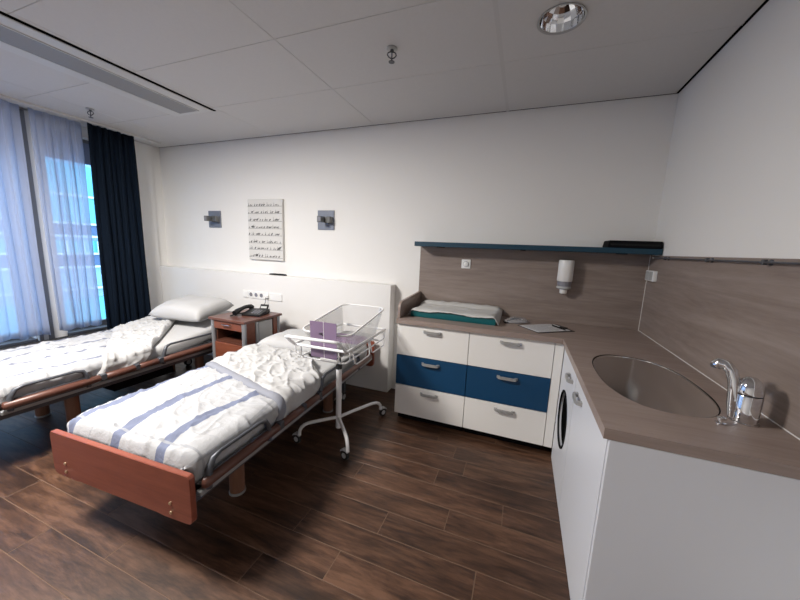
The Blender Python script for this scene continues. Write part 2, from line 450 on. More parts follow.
drape('sheer_curtain', 'sheer_voile', -1.255, -.90, .50, 2.585, -5.22, .020, 4.6, 'narrow white sheer curtain hanging beside the navy curtain', 'curtain', .0012, 1, -.05, 'sheer curtains')
drape('sheer_curtain', 'sheer_voile', -2.62, -1.325, .49, 2.585, -5.22, .022, 11, 'wide white sheer curtain across the window past the grey pier', 'curtain', .0012, 4, 0, 'sheer curtains')
drape('sheer_curtain', 'sheer_voile', -4.15, -2.70, .49, 2.585, -5.22, .025, 19, 'added, unseen white sheer curtain dimming the window farthest from the headboards', 'curtain', .0012, 6, 0, 'sheer curtains')  # added out of view to cut the daylight from this window
drape('curtain', 'navy_curtain', -.90, -.435, .03, 2.585, -5.15, .030, 6.5, 'dark navy curtain gathered in folds beside the sheers', 'curtain', .004, 2.3, .12)
MB().box(-5.25, -5.13, YF+.1, -.16, 2.592, 2.6095, .002).build('trim_5', 'ceiling_tile', kind='structure')
cv = thing('convector_cover', 'low dark casing along the wall under the windows', 'radiator', (XW, -2.2, 0))
MB().box(.03, .14, -1.9, 1.65, .05, .36, .006).build('casing', 'convector', cv)
for i in range(34): MB().box(.141, .146, -1.85+i*.1, -1.78+i*.1, .10, .32).build('louvre', 'black_matte', cv)
for y in (-1.7, 0, 1.5): MB().box(.05, .11, y-.03, y+.03, 0, .05).build('foot', 'black_matte', cv)

# ------------------------------------------------------------------ ceiling fittings
ac = thing('ceiling_air_unit', 'long grey air diffuser panel set flush in the ceiling', 'air vent', (-3.85, -1.42, H))
MB().box(-.245, .225, -.72, .72, -.006, -.0005, .002).build('frame', 'ceiling_metal', ac)
MB().box(-.115, .115, -.68, .67, -.011, -.0055).build('grille', 'ceiling_grille', ac)
for s in (-.117, .117): MB().box(s-.004, s+.004, -.68, .675, -.013, -.005).build('grille_edge', 'ceiling_metal', ac)
MB().box(.235, .262, -.72, .73, -.004, -.0004).build('slot', 'black_gap', ac)
def sprinkler(x, y, label):
    t = thing('sprinkler', label, 'sprinkler', (x, y, H), R(25))
    MB().lathe([(.006, 0), (.030, 0), (.032, -.006), (.022, -.010), (.006, -.010)], seg=20).build('escutcheon', 'satin_steel', t, 40)
    MB().lathe([(.010, -.008), (.010, -.022), (.007, -.024)], seg=12).build('stem', 'grey_metal', t, 40)
    for s in (-1, 1):
        MB().tube([(s*.007, 0, -.020), (s*.022, 0, -.026), (s*.026, 0, -.038), (s*.016, 0, -.050), (s*.002, 0, -.056)], .0035, 8).build('yoke_arm', 'grey_metal', t, 60)
    MB().lathe([(.004, -.024), (.004, -.072)], seg=10).build('bulb', 'grey_metal', t, 60)
    MB().lathe([(.004, -.070), (.018, -.072), (.018, -.075), (.004, -.075)], seg=16).build('deflector', 'grey_metal', t, 30)
    return t
sprinkler(-1.736, -1.074, 'small metal sprinkler head in the ceiling above the bassinet and drawers')
sprinkler(-4.735, -1.04, 'small metal sprinkler head in the ceiling beside the window curtains')
dl = thing('downlight', 'round recessed downlight with a faceted chrome reflector, switched off', 'ceiling light', (DL[0], DL[1], H))
prof = [(.112, -.002), (.112, -.006), (.102, -.004), (.100, .0), (.094, .035), (.078, .070), (.050, .095), (.020, .104)]
MB().lathe(prof[:4], seg=32, cap=False).build('rim', 'satin_steel', dl, 40)
MB().lathe(prof[3:], seg=18, cap=False).build('reflector', 'chrome', dl)
MB().lathe([(.004, .104), (.020, .104), (.016, .060), (.004, .055)], seg=16).build('bulb', 'white_plastic', dl, 40)

# square ceiling lamp added out of view to light the beds and back wall
cl_ = thing('added_ceiling_lamp', 'added flat square lamp in the ceiling in front of the beds, out of view', 'ceiling light', (-3.45, -2.52, H))
MB().box(-.33, .33, -.33, -.30, -.012, -.0005).box(-.33, .33, .30, .33, -.012, -.0005).box(-.33, -.30, -.30, .30, -.012, -.0005).box(.30, .33, -.30, .30, -.012, -.0005).build('frame', 'white_enamel', cl_)
MB().box(-.30, .30, -.30, .30, -.006, -.0005).build('diffuser', 'white_plastic', cl_)
ld = bpy.data.lights.new('added_lamp_light', 'AREA'); ld.shape = 'SQUARE'; ld.size = .6; ld.energy = 172; ld.color = (1, .95, .89)
lo = bpy.data.objects.new('added_lamp_light', ld); COL.objects.link(lo); lo.parent = cl_; lo.location = (0, 0, -.009)

# ------------------------------------------------------------------ headwall, lamps, picture, sockets
MB().box(XW+.002, -2.080, -.125, -.001, .004, 1.106, .003).build('headwall_panel', 'panel_white')
hw = bpy.data.objects['headwall_panel']; tagp(hw, 'long white waist-high panel along the wall behind the beds', 'wall panel')
def wall_lamp(x, label):
    t = thing('wall_lamp', label, 'lamp', (x, 0, 1.725), 0, 'square wall lamps above the beds')
    MB().box(-.1, .1, -.014, -.0005, -.1, .1, .002).build('back_plate', 'lamp_blue_grey', t)
    MB().box(.022, .092, -.075, -.014, -.033, .033, .004).build('swivel_block', 'lamp_cube_grey', t)
    MB().box(-.022, .030, -.140, -.070, -.030, .030, .004).build('lamp_head', 'lamp_cube_grey', t)
    MB().tube([(.026, -.068, 0), (.036, -.068, 0)], .010, 10).build('pivot', 'black_plastic', t, 40)
    MB().box(-.015, .023, -.1415, -.139, -.022, .022).build('lens', 'grey_plastic', t)
wall_lamp(-4.495, 'square blue-grey wall lamp between the picture and the curtains')
wall_lamp(-2.895, 'square grey wall lamp on the wall above the bassinet')
art = thing('canvas_picture', 'tall pale canvas print of small dark birds on horizontal wires', 'picture', (-3.692, 0, 1.608))
MB().box(-.248, .248, -.035, -.0005, -.341, .341, .004).build('canvas', 'canvas', art)
ink = MB(); inkg = MB()
for k in range(8):
    z = .262 - k*.0815 + random.uniform(-.004, .004)
    ink.box(-.246, .246, -.0358, -.0352, z-.0014, z+.0014)
    x = -.23
    while x < .22:
        s = random.uniform(.007, .017); tgt = ink if random.random() < .16 else inkg
        if random.random() < .12: s *= 1.7
        q = random.random()
        body = [(x + s*.9*math.cos(a)*math.cos(q) - s*.42*math.sin(a)*math.sin(q), z + .006 + s*.6 + s*.9*math.cos(a)*math.sin(q) + s*.42*math.sin(a)*math.cos(q)) for a in [i*PI/5 for i in range(10)]]
        tgt.prism(body, 'y', -.0362, -.0352)
        inkg.box(x-.0012, x+.0012, -.0361, -.0352, z, z+random.uniform(.012, .045))
        if random.random() < .5: tgt.prism([(x, z+s), (x+s*1.6, z+s*1.9), (x+s*.5, z+s*.9)], 'y', -.0362, -.0352)
        x += random.uniform(.018, .050)
ink.build('dark_birds', 'ink', art, kind='stuff'); inkg.build('wires_and_pale_birds', 'ink_grey', art, kind='stuff')
# socket strip
def plate(t, x0, x1, z0, z1, nm='plate'): return MB().box(x0, x1, -.010, -.0005, z0, z1, .002).build(nm, 'white_plastic', t)
sk = thing('socket_strip', 'white strip of wall sockets and switch on the panel above the nightstand', 'wall socket', (-3.672, -.125, .865))
plate(sk, -.285, -.204, -.042, .042, 'switch_plate'); MB().box(-.272, -.217, -.013, -.0095, -.03, .03, .002).build('rocker', 'white_plastic', sk)
pl_ = plate(sk, -.200, .100, -.042, .042, 'socket_plate')
for i in range(3):
    x = -.158 + i*.077
    MB().lathe([(.024, 0), (.0275, 0), (.0275, .004), (.024, .004)], T(x, -.0085, 0) @ RX(PI/2), 20, ring=True).build('socket_ring', 'white_plastic', sk, 40)
    MB().lathe([(.001, 0), (.0235, 0), (.0235, .0012), (.001, .0012)], T(x, -.0098, 0) @ RX(PI/2), 20).build('socket_well', 'grey_plastic', sk, 40)
plate(sk, .104, .284, -.044, .040, 'cover_plate'); MB().box(.06, .10, -.032, -.009, -.022, .012, .004).build('plug', 'white_plastic', sk)
rm = MB()
rm.loft([[(x, -.02*s, .0015), (x, -.022*s, .010), (x, -.012*s, .019*h), (x, .012*s, .019*h), (x, .022*s, .010), (x, .02*s, .0015)] for x, s, h in [(-.115, .5, .6), (-.105, .85, .85), (-.05, 1, 1), (.05, 1, 1), (.105, .95, .95), (.115, .6, .7)]])
rmo = rm.build('remote_control', 'black_plastic', smooth=50); rmo.location = (-3.495, -.066, 1.106)
tagp(rmo, 'black handset lying on the ledge of the white wall panel', 'remote control')

# ------------------------------------------------------------------ beds
def mattress_z(y, lift):      # height offset of the lying surface along the bed
    t = max(0, y-.95)
    return lift*t*t/(t+.25) if t > 0 else 0
def nz(x, y, z, s): return noise.noise(Vector((x*s, y*s, z*s)))
def cloth(name, mat, W, top, drop, yf, s0, s1, ns, nt_, zfun, off, parent=None, thick=.006, rad=.045):
    """cloth lying on a bed: s runs across (arc length), hanging beyond +-W; yf(s,t)->y ; off(s,y,t)->height above surface"""
    bm = bmesh.new(); uvl = bm.loops.layers.uv.new('cloth'); grid = []
    uvs = {}
    for j in range(nt_+1):
        t = j/nt_; row = []
        for i in range(ns+1):
            s = s0 + (s1-s0)*i/ns; y = yf(s, t); o = off(s, y, t); zb = top + zfun(y)
            sg = 1 if s > 0 else -1; a = abs(s); fl = W-rad
            if a <= fl: x, z, nx, nzv = s, zb, 0, 1
            elif a <= fl + rad*PI/2:
                an = (a-fl)/rad; x, z = sg*(fl+rad*math.sin(an)), zb-rad+rad*math.cos(an); nx, nzv = sg*math.sin(an), math.cos(an)
            else:
                x, z = sg*W, zb-rad-(a-fl-rad*PI/2); nx, nzv = sg, 0
            v = bm.verts.new((x+nx*o, y, z+nzv*o)); uvs[v] = (s, y); row.append(v)
        grid.append(row)
    for j in range(nt_):
        for i in range(ns):
            f = bm.faces.new((grid[j][i], grid[j][i+1], grid[j+1][i+1], grid[j+1][i])); f.smooth = True
            for l in f.loops: l[uvl].uv = uvs[l.vert]
    me = bpy.data.meshes.new(name); bm.to_mesh(me); bm.free(); me.materials.append(MATS[mat])
    o = bpy.data.objects.new(name, me); COL.objects.link(o)
    if parent: o.parent = parent
    sm = o.modifiers.new('thickness', 'SOLIDIFY'); sm.thickness = thick; sm.offset = -1
    return o
BUMP_SEG = [(.055, .545), (.575, .775), (.80, .955), (.985, 1.88)]
def bed(label, loc, rz, lift):
    t = thing('hospital_bed', label, 'bed', loc, rz, 'hospital beds')
    # boards with rounded lower corners
    def board(nm, y0, y1, z0, z1):
        poly = [(-.465, z1-.012)] + [(-.453, z1)] + [(.453, z1), (.465, z1-.012)] + arc((.435, z0+.03), .03, 0, -PI/2, 4) + [(.30, z0), (.26, z0+.004), (-.26, z0+.004), (-.30, z0)] + arc((-.435, z0+.03), .03, -PI/2, -PI, 4)
        b = MB().prism(poly, 'y', y0, y1, .003).build(nm, 'bed_wood', t)
        return b
    fb = board('footboard', 0, .026, .268, .500)
    for x in (-.365, .345):
        for z in (.345, .300):
            MB().lathe([(.0075, 0), (.0075, .004), (.004, .006)], T(x, -.0005, z) @ RX(PI/2), 12).build('bolt', 'brass', fb, 50)
    board('headboard', 1.965, 1.99, .285, .545)
    MB().box(-.43, -.40, .03, 1.96, .33, .375, .004).box(.40, .43, .03, 1.96, .33, .375, .004).box(-.40, .40, .06, .10, .335, .37).box(-.40, .40, .95, .99, .335, .37).box(-.40, .40, 1.88, 1.92, .335, .37).build('frame', 'grey_metal', t)
    for i in range(14): MB().box(-.40, .40, .14+i*.13, .20+i*.13, .362, .374).build('slat', 'grey_metal', t)
    for s in (-1, 1):
        MB().box(min(s*.432, s*.462), max(s*.432, s*.462), .05, 1.94, .368, .392, .003).build('side_channel', 'light_grey_metal', t)
        for (a, b) in BUMP_SEG:
            ring = [(.462 + .030*math.cos(q)*(1 if math.cos(q) > 0 else .2), .425 + .026*math.sin(q)) for q in [i*PI/6 for i in range(12)]]
            def rg(y, k): return [(s*(.470 + (p[0]-.470)*k), y, .425 + (p[1]-.425)*k) for p in ring]
            MB().loft([rg(a, .6), rg(a+.008, 1), rg(b-.008, 1), rg(b, .6)]).build('bumper', 'bumper_wood', t, 50)
        for (a, b) in zip([q[1] for q in BUMP_SEG][:-1], [q[0] for q in BUMP_SEG][1:]):
            MB().box(min(s*.440, s*.486), max(s*.440, s*.486), a-.004, b+.004, .405, .452, .004).build('clamp', 'grey_metal', t)
        XR = .462
        for (a, b, zt) in [(.09, .47, .522), (1.0, 1.62, .545)]:
            pts = [(s*XR, a, .385), (s*XR, a+.005, .47), (s*XR, a+.03, zt-.012), (s*XR, a+.07, zt), (s*XR, b-.06, zt), (s*XR, b-.02, zt-.012), (s*XR, b, .47), (s*XR, b+.005, .385)]
            rl = MB().tube(pts, [.015, .016, .013, .009, .009, .013, .016, .015], 10).build('side_rail', 'grey_metal', t, 60)
            MB().box(min(s*.454, s*.464), max(s*.454, s*.464), a+.01, b-.005, .388, .458, .004).build('rail_plate', 'grey_metal', t)
    for x in (-.228, .228):
        for y in (.468, 1.50):
            lg = MB().lathe([(.042, .012), (.042, .31), (.036, .33)], T(x, y, 0), 24).build('leg', 'leg_wood', t, 40)
            MB().lathe([(.046, 0), (.046, .012), (.042, .014)], T(x, y, 0), 24).build('leg_ring', 'light_grey_metal', lg, 40)
    MB().box(-.20, .20, .75, 1.25, .17, .27, .008).box(-.17, -.13, .44, 1.50, .25, .30).box(.13, .17, .44, 1.50, .25, .30).box(-.2, .2, .42, .46, .28, .335).box(-.2, .2, 1.48, 1.52, .28, .335).build('lift_motor', 'black_matte', t)
    for x in (-.26, .26):
        c = MB().lathe([(.012, -.014), (.042, -.014), (.042, .014), (.012, .014)], T(x, 1.72, .0425) @ RY(PI/2), 20).build('caster', 'rubber_black', t, 40)
        MB().lathe([(.002, -.016), (.026, -.016), (.026, .016), (.002, .016)], T(x, 1.72, .0425) @ RY(PI/2), 20).build('hub', 'wheel_grey', c, 40)
        MB().box(x-.02, x+.02, 1.70, 1.74, .085, .335).build('caster_post', 'grey_metal', t)
    # mattress: rounded section lofted along the bed, head part raised
    rings = []; hw_, zb_, zt_, rr = .416, .385, .525, .04
    for i in range(33):
        y = .045 + (1.955-.045)*i/32; e = 1 if 0 < i < 32 else .965
        dz = mattress_z(y, lift)
        sec = arc((hw_-rr, zt_-rr), rr, 0, PI/2, 4) + arc((-hw_+rr, zt_-rr), rr, PI/2, PI, 4) + arc((-hw_+rr, zb_+rr), rr, PI, 1.5*PI, 4) + arc((hw_-rr, zb_+rr), rr, 1.5*PI, 2*PI, 4)
        rings.append([(p[0]*e, y, (.455+(p[1]-.455)*e)+dz) for p in sec])
    MB().loft(rings).build('mattress', 'white_cloth', t, 50)
    return t
LB, LR = (-2.575, -2.19, 0), R(2.8)
bedR = bed('hospital bed with a reddish wooden footboard beside the rolling bassinet', LB, LR, .0)
KB = (-4.23, -2.19, 0); LIFT = .17
bedL = bed('hospital bed beside the windows with its head end raised', KB, 0, LIFT)
def place(o, base, rz, label, cat, group=None):
    o.location = base; o.rotation_euler = (0, 0, rz); tagp(o, label, cat, group); return o
ZT, ZW = .529, .424
# striped duvets on the foot half
def duvet(mat, seed, y_end, lift, s0, s1, amp):
    def yf(s, t): return .029 + (y_end(s)-.029)*t
    def off(s, y, t):
        e = max(0, (.060-y)/.031)                    # falls over the foot end
        puff = .020*min(1, t*8)*min(1, (1-t)*10+.3)
        q = s*.8 + y*.6; r_ = -s*.6 + y*.8
        cr1 = max(0, 1-5*abs(nz(q, r_*2.2, seed, 3.2)))**2; cr2 = max(0, 1-5*abs(nz(q*2.0, r_, seed+5, 4.5)))**2
        cr3 = max(0, 1-4*abs(nz(s, y*1.6, seed+7, 9)))**2
        wr = amp*(.45*nz(s*1.2, y, seed, 5) + .42*cr1 + .36*cr2 + .22*cr3 + .12*nz(s, y, seed+9, 24))
        hang = max(0, abs(s)-ZW)
        if hang: puff *= max(.15, 1-hang*14); wr *= .5
        wr += .006*math.sin(y*38+seed+2*math.sin(y*9))*min(1, hang*8)
        return .010 + puff + wr - e*e*.075
    return cloth('duvet', mat, ZW, ZT, 0, yf, s0, s1, 130, 110, lambda y: mattress_z(y, lift), off)
place(duvet('duvet_stripes', 2.0, lambda s: .80-.33*s, 0, -.49, .500, .022), LB, LR, 'white duvet with wavy blue stripes on the bed with the wooden footboard', 'duvet', 'striped duvets')
place(duvet('duvet_stripes_dim', 5.0, lambda s: .88-.60*s, LIFT, -.49, .500, .022), KB, 0, 'white duvet with faint narrow stripes on the bed by the windows', 'duvet', 'striped duvets')
# crumpled turned-back covers
def heap(seed, y1, y2, lift, s0, s1, hgt, amp):
    def yf(s, t):
        a, b = y1(s), y2(s)
        return a + (b-a)*t + .012*nz(s, t, seed, 7)
    def off(s, y, t):
        edge = min(1, math.sin(PI*min(max(t, .0), 1))*5)**.5
        q = s*.8 + y*.6; r_ = -s*.6 + y*.8
        c1 = max(0, 1-3.2*abs(nz(q*.8, r_*2.4, seed, 3.4)))**1.6; c2 = max(0, 1-3.5*abs(nz(q*2.0, r_*.9, seed+5, 5)))**1.6
        c3 = max(0, 1-3.0*abs(nz(q*1.5, r_*1.5, seed+11, 11)))**1.5
        wr = amp*(1.0*c1 + .75*c2 + .42*c3 + .5*nz(s, y, seed+2, 4) + .18*nz(s, y, seed+2, 26))
        hang = max(0, abs(s)-ZW)
        if hang: wr *= .45
        wr += .009*math.sin(y*31+seed+1.5*math.sin(y*11))*min(1, hang*8)
        return .016 + edge*(hgt*max(.3, 1-hang*8) + wr)
    return cloth('blanket', 'white_cloth', ZW, ZT, 0, yf, s0, s1, 150, 120, lambda y: mattress_z(y, lift), off, thick=.010)
yR1 = lambda s: .735-.33*s
yR2 = lambda s: min(1.56, 1.50-1.05*s)
blR = heap(1.7, yR1, yR2, 0, -.48, .515, .022, .019)
place(blR, LB, LR, 'crumpled white bed cover with a grey cuff turned back over the striped duvet', 'blanket', 'turned-back covers')
def cuff_off(s, y, t): return (.050 if abs(s) < ZW else .050-.12*min(.2, abs(s)-ZW)) + .006*nz(s, y, 3, 9) - .020*(abs(t-.5)*2)**3
cuff = cloth('cuff', 'grey_cloth', ZW, ZT, 0, lambda s, t: yR1(s)-.028+.075*t, -.40, .512, 60, 6, lambda y: 0, cuff_off, thick=.012)
cuff.parent = blR; cuff['label'] = 'grey cuff band'
yL1 = lambda s: .84-.62*s
yL2 = lambda s: min(1.60, 1.40-1.10*s)
place(heap(8.2, yL1, yL2, LIFT, -.46, .535, .022, .019), KB, 0, 'crumpled white bed cover folded back diagonally on the bed by the windows', 'blanket', 'turned-back covers')
# pillows
def pillow(label, loc, rz, rx, w_, d_, h_, seed):
    bm = bmesh.new(); n = 28; top, bot = [], []
    for j in range(n+1):
        rt_, rb_ = [], []
        for i in range(n+1):
            u, v = i/n*2-1, j/n*2-1
            pinch = 1-.06*(1-abs(u))*abs(v)**3
            x = u*w_/2*(1-.05*(1-v*v)*abs(u)**3); y = v*d_/2*(1-.06*(1-u*u)*abs(v)**3)
            hh = h_/2*((1-u**4)*(1-v**4))**.42
            wr = .010*nz(x, y, seed, 9)*min(1, hh*30)
            vt = bm.verts.new((x, y, hh*1.25 + wr + .001)); rt_.append(vt)
            rb_.append(vt if (i in (0, n) or j in (0, n)) else bm.verts.new((x, y, -hh*.6)))
        top.append(rt_); bot.append(rb_)
    for g_, fl in ((top, 0), (bot, 1)):
        for j in range(n):
            for i in range(n):
                q = (g_[j][i], g_[j][i+1], g_[j+1][i+1], g_[j+1][i])
                try: bm.faces.new(q[::-1] if fl else q)
                except ValueError: pass
    b = MB(); b.bm.free(); b.bm = bm
    o = b.build('pillow', 'white_cloth', smooth=180)
    o.location = loc; o.rotation_euler = (rx, 0, rz); tagp(o, label, 'pillow', 'bed pillows'); return o
pillow('plump white pillow on the raised head end beside the nightstand', (-4.17, -.60, ZT+.17+.022), R(6), R(9), .64, .48, .19, 4)
pillow('white pillow at the head of the bed, partly behind the bassinet', (-2.70, -.62, ZT+.05), R(4), 0, .70, .48, .12, 9)

# ------------------------------------------------------------------ nightstand and phone
ns = thing('nightstand', 'red-brown wooden nightstand with grey corner posts between the beds', 'nightstand', (-3.445, -.575, 0), R(-1))
W2, D2, ZN = .231, .245, .745
MB().box(-W2, W2, -D2, D2, ZN-.024, ZN, .004).build('table_top', 'stand_top', ns)
for x in (-W2+.035, W2-.035):
    for y in (-D2+.03, D2-.03):
        MB().tube([(x, y, .055), (x, y, ZN-.024)], .021, 16).build('post', 'post_grey', ns, 40)
        cst = MB().lathe([(.002, -.009), (.024, -.009), (.024, .009), (.002, .009)], T(x, y, .0245) @ RY(PI/2), 16).build('caster', 'rubber_black', ns, 40)
        MB().box(x-.006, x+.006, y-.012, y+.012, .045, .058).build('caster_fork', 'grey_metal', cst)
bx = W2-.055
MB().box(-bx-.004, -bx+.012, -D2+.045, D2-.03, .09, ZN-.024).box(bx-.012, bx+.004, -D2+.045, D2-.03, .09, ZN-.024).box(-bx, bx, D2-.045, D2-.03, .09, ZN-.024).box(-bx, bx, -D2+.05, D2-.03, .09, .105).box(-bx, bx, -D2+.03, D2-.03, .508, .522).box(-bx, bx, -D2+.05, D2-.03, .635, .645).build('carcass', 'stand_dark', ns)
dr = MB().box(-bx, bx, -D2+.018, -D2+.036, .640, ZN-.030, .003).build('drawer_front', 'stand_wood', ns)
MB().tube([(-.05, -D2+.018, .690), (-.045, -D2-.004, .690), (.045, -D2-.004, .690), (.05, -D2+.018, .690)], .0055, 8).build('handle', 'chrome', dr, 50)
dn = MB().box(-bx, bx, -D2+.018, -D2+.036, .10, .504, .003).build('door', 'stand_wood', ns)
MB().tube([(.125, -D2+.018, .46), (.125, -D2-.004, .455), (.125, -D2-.004, .385), (.125, -D2+.018, .38)], .0055, 8).build('handle', 'chrome', dn, 50)
MB().box(W2-.052, W2-.030, -.045, .135, .12, ZN-.040, .004).build('folding_tray', 'inset_grey', ns)
MB().box(W2-.050, W2-.022, -.085, -.055, .12, ZN-.030, .004).build('tray_rail', 'light_grey_metal', ns)
MB().box(W2-.052, W2-.028, .145, .205, .09, ZN-.024, .003).build('side_strip', 'stand_wood', ns)
MB().box(W2-.052, W2-.028, -.20, -.09, .09, ZN-.024, .003).build('side_strip', 'stand_wood', ns)

ph = thing('desk_phone', 'black corded desk phone lying on top of the nightstand', 'phone', (-3.42, -.52, ZN+.0005), R(14))
b = MB(); b.prism([(-.10, 0), (.09, 0), (.10, .012), (.10, .040), (.075, .048), (-.10, .018)], 'x', -.06, .13, .003); b.build('base', 'black_plastic', ph)
MB().add(MB().box(-.045, .045, -.006, .006, 0, .055, .003), T(.07, .082, .040) @ RX(R(-35))).build('display_flap', 'black_plastic', ph)
MB().add(MB().box(-.032, .032, -.008, -.0055, .008, .030), T(.07, .080, .040) @ RX(R(-35))).build('screen', 'inset_grey', ph)
for i in range(3):
    for k in range(4): MB().add(MB().box(-.008, .008, -.006, .006, 0, .004, .001), T(.03+i*.028, -.06+k*.026, .025+k*.004) @ RX(R(9))).build('key', 'grey_plastic', ph)
hs = [(-.10, -.145, .030), (-.098, -.11, .042), (-.092, -.06, .056), (-.085, 0, .066), (-.08, .06, .066), (-.078, .09, .056), (-.078, .112, .044)]
MB().tube(hs, [.027, .027, .020, .019, .020, .027, .027], 12).build('handset', 'black_plastic', ph, 60)
MB().tube([(-.10, -.15, .018), (-.125, -.175, .010), (-.135, -.14, .008), (-.125, -.09, .008), (-.11, -.03, .008), (-.09, .02, .008), (-.06, .03, .01)], .006, 8).build('coil_cord', 'black_plastic', ph, 60)
cbl = MB().tube([(-3.592, -.155, .855), (-3.588, -.165, .83), (-3.583, -.175, .80), (-3.57, -.21, .775), (-3.52, -.28, .758), (-3.46, -.36, .752), (-3.42, -.41, .754)], .0032, 8).build('phone_cable', 'black_plastic', smooth=60)
tagp(cbl, 'thin dark cable hanging from the socket strip to the phone', 'cable')

# ------------------------------------------------------------------ bassinet
bs = thing('rolling_bassinet', 'white hospital bassinet with a clear tub on a wheeled stand', 'bassinet', (-2.172, -.895, 0), R(1.5))
CAST = [(-.170, -.285), (.250, -.322), (.228, .312), (-.18, .34)]
PX, PY = .052, -.104
for k, (x, y) in enumerate(CAST):
    d = Vector((x-PX, y-PY, 0)).normalized(); L = Vector((x-PX, y-PY, 0)).length
    pts = [Vector((0, 0, .172)) + d*.01, Vector((0, 0, .168)) + d*L*.35, Vector((0, 0, .162)) + d*L*.66, Vector((0, 0, .158)) + d*L*.78, Vector((0, 0, .149)) + d*L*.88, Vector((0, 0, .132)) + d*L*.95, Vector((0, 0, .108)) + d*L*.99, Vector((0, 0, .074)) + d*L*1.0]
    pts = [p + Vector((PX, PY, 0)) for p in pts]
    lg = MB().tube(pts, .0125, 12).build('leg', 'white_enamel', bs, 60)
    ang = [3.0, 2.85, 1.1, 3.3][k]
    M0 = T(x, y, 0) @ RZ(ang) @ T(.026, 0, 0)
    cs = MB().add(MB().lathe([(.020, -.010), (.033, -.010), (.035, 0), (.033, .010), (.020, .010)], T(0, 0, .0352) @ RX(PI/2), 24), M0).build('caster', 'rubber_black', bs, 40)
    MB().add(MB().lathe([(.001, -.0125), (.019, -.0125), (.019, .0125), (.001, .0125)], T(0, 0, .0352) @ RX(PI/2), 20), M0).build('hub', 'wheel_grey', cs, 40)
    MB().add(MB().prism([(-.034, .066), (-.022, .078), (.012, .084), (.030, .070), (.038, .052), (.020, .066), (-.008, .072)], 'y', -.013, .013), M0).build('fork', 'wheel_grey', cs)
MB().tube([(PX, PY, .088), (PX, PY, .572)], .021, 18).build('pole', 'white_enamel', bs, 40)
MB().lathe([(.024, .562), (.024, .590), (.015, .593), (.015, .655), (.026, .657), (.026, .672)], T(PX, PY, 0), seg=18).build('collar', 'rubber_black', bs, 40)
MB().box(PX-.05, PX+.05, PY-.07, .16, .668, .690, .006).box(-.06, PX-.04, PY-.05, PY-.02, .655, .680, .004).build('mount', 'white_enamel', bs)
FX0, FX1, FY0, FY1, FZ = -.172, .242, -.335, .335, .785
def rrect(x0, x1, y0, y1, z, r, n=5, dz=None):
    p = arc((x1-r, y1-r), r, 0, PI/2, n) + arc((x0+r, y1-r), r, PI/2, PI, n) + arc((x0+r, y0+r), r, PI, 1.5*PI, n) + arc((x1-r, y0+r), r, 1.5*PI, 2*PI, n)
    return [(q[0], q[1], z if dz is None else dz(q[1])) for q in p]
MB().tube(rrect(FX0, FX1, FY0, FY1, FZ, .02), .010, 10, True).build('top_frame', 'white_enamel', bs, 60)
MB().tube([(FX0+.01, FY0, FZ), (FX0+.004, FY0-.05, FZ+.044), (FX0+.012, FY0-.092, FZ+.078), (FX0+.04, FY0-.104, FZ+.086), (FX1-.04, FY0-.104, FZ+.090), (FX1-.012, FY0-.092, FZ+.084), (FX1-.004, FY0-.05, FZ+.046), (FX1-.01, FY0, FZ)], .0105, 12).build('push_handle', 'white_enamel', bs, 60)
MB().tube(rrect(FX0+.03, FX1-.03, FY0+.03, FY1-.03, .69, .03), .006, 8, True).build('lower_frame', 'white_enamel', bs, 60)
for (x, y) in [(FX0, FY0+.02), (FX1, FY0+.04), (FX0, FY1-.02), (FX1, FY1-.02), (FX0+.06, FY0), (FX1-.06, FY0), (FX0, 0)]:
    xi = min(max(x, FX0+.03), FX1-.03); yi = min(max(y, FY0+.03), FY1-.03)
    MB().tube([(x, y, FZ), (x, y, .715), (xi, yi, .69)], .005, 8).build('post', 'white_enamel', bs, 60)
for (a, b_) in [(-.27, -.02), (.0, .26)]:
    x = FX1
    MB().tube([(x, a, FZ), (x+.012, a, FZ-.03), (x+.022, a+.01, FZ-.10), (x+.024, a+.03, FZ-.108), (x+.024, b_-.03, FZ-.108), (x+.022, b_-.01, FZ-.10), (x+.012, b_, FZ-.03), (x, b_, FZ)], .005, 8).build('side_loop', 'white_enamel', bs, 60)
    MB().tube([(x+.02, a+.005, FZ-.055), (x+.02, b_-.005, FZ-.055)], .004, 8).build('side_wire', 'white_enamel', bs, 60)
# clear tub, higher at the far end
def rimz(y): return .862 + (y+.30)/.66*.095
def tub_ring(k, inset):
    zf = lambda y: .700 + (rimz(y)-.700)*k
    sh = .055*(1-k)
    return rrect(-.175+sh+inset, .222-sh-inset, -.265+sh+inset, .375-sh*1.3-inset, 0, .07-.02*(1-k), 6, zf)
MB().loft([tub_ring(0, 0), tub_ring(.3, 0), tub_ring(.7, 0), tub_ring(1, 0), tub_ring(1, .005), tub_ring(.7, .005), tub_ring(.3, .005), tub_ring(.03, .005)]).build('tub', 'acrylic', bs, 50)
MB().tube(tub_ring(1, 0), .0065, 10, True).build('tub_rim', 'acrylic_rim', bs, 60)
MB().loft([rrect(-.115, .16, -.205, .29, z, .05) for z in (.7085, .712)] + [rrect(-.12, .165, -.21, .295, .725, .05), rrect(-.12, .165, -.21, .295, .738, .05), rrect(-.11, .155, -.20, .285, .745, .05)]).build('tub_mattress', 'white_cloth', bs, 50)
MB().loft([rrect(-.124, .169, -.05, .17, z, .03) for z in (.728, .742)] + [rrect(-.11, .155, -.045, .165, .751, .03)]).build('sheet', 'purple_cloth', bs, 50)
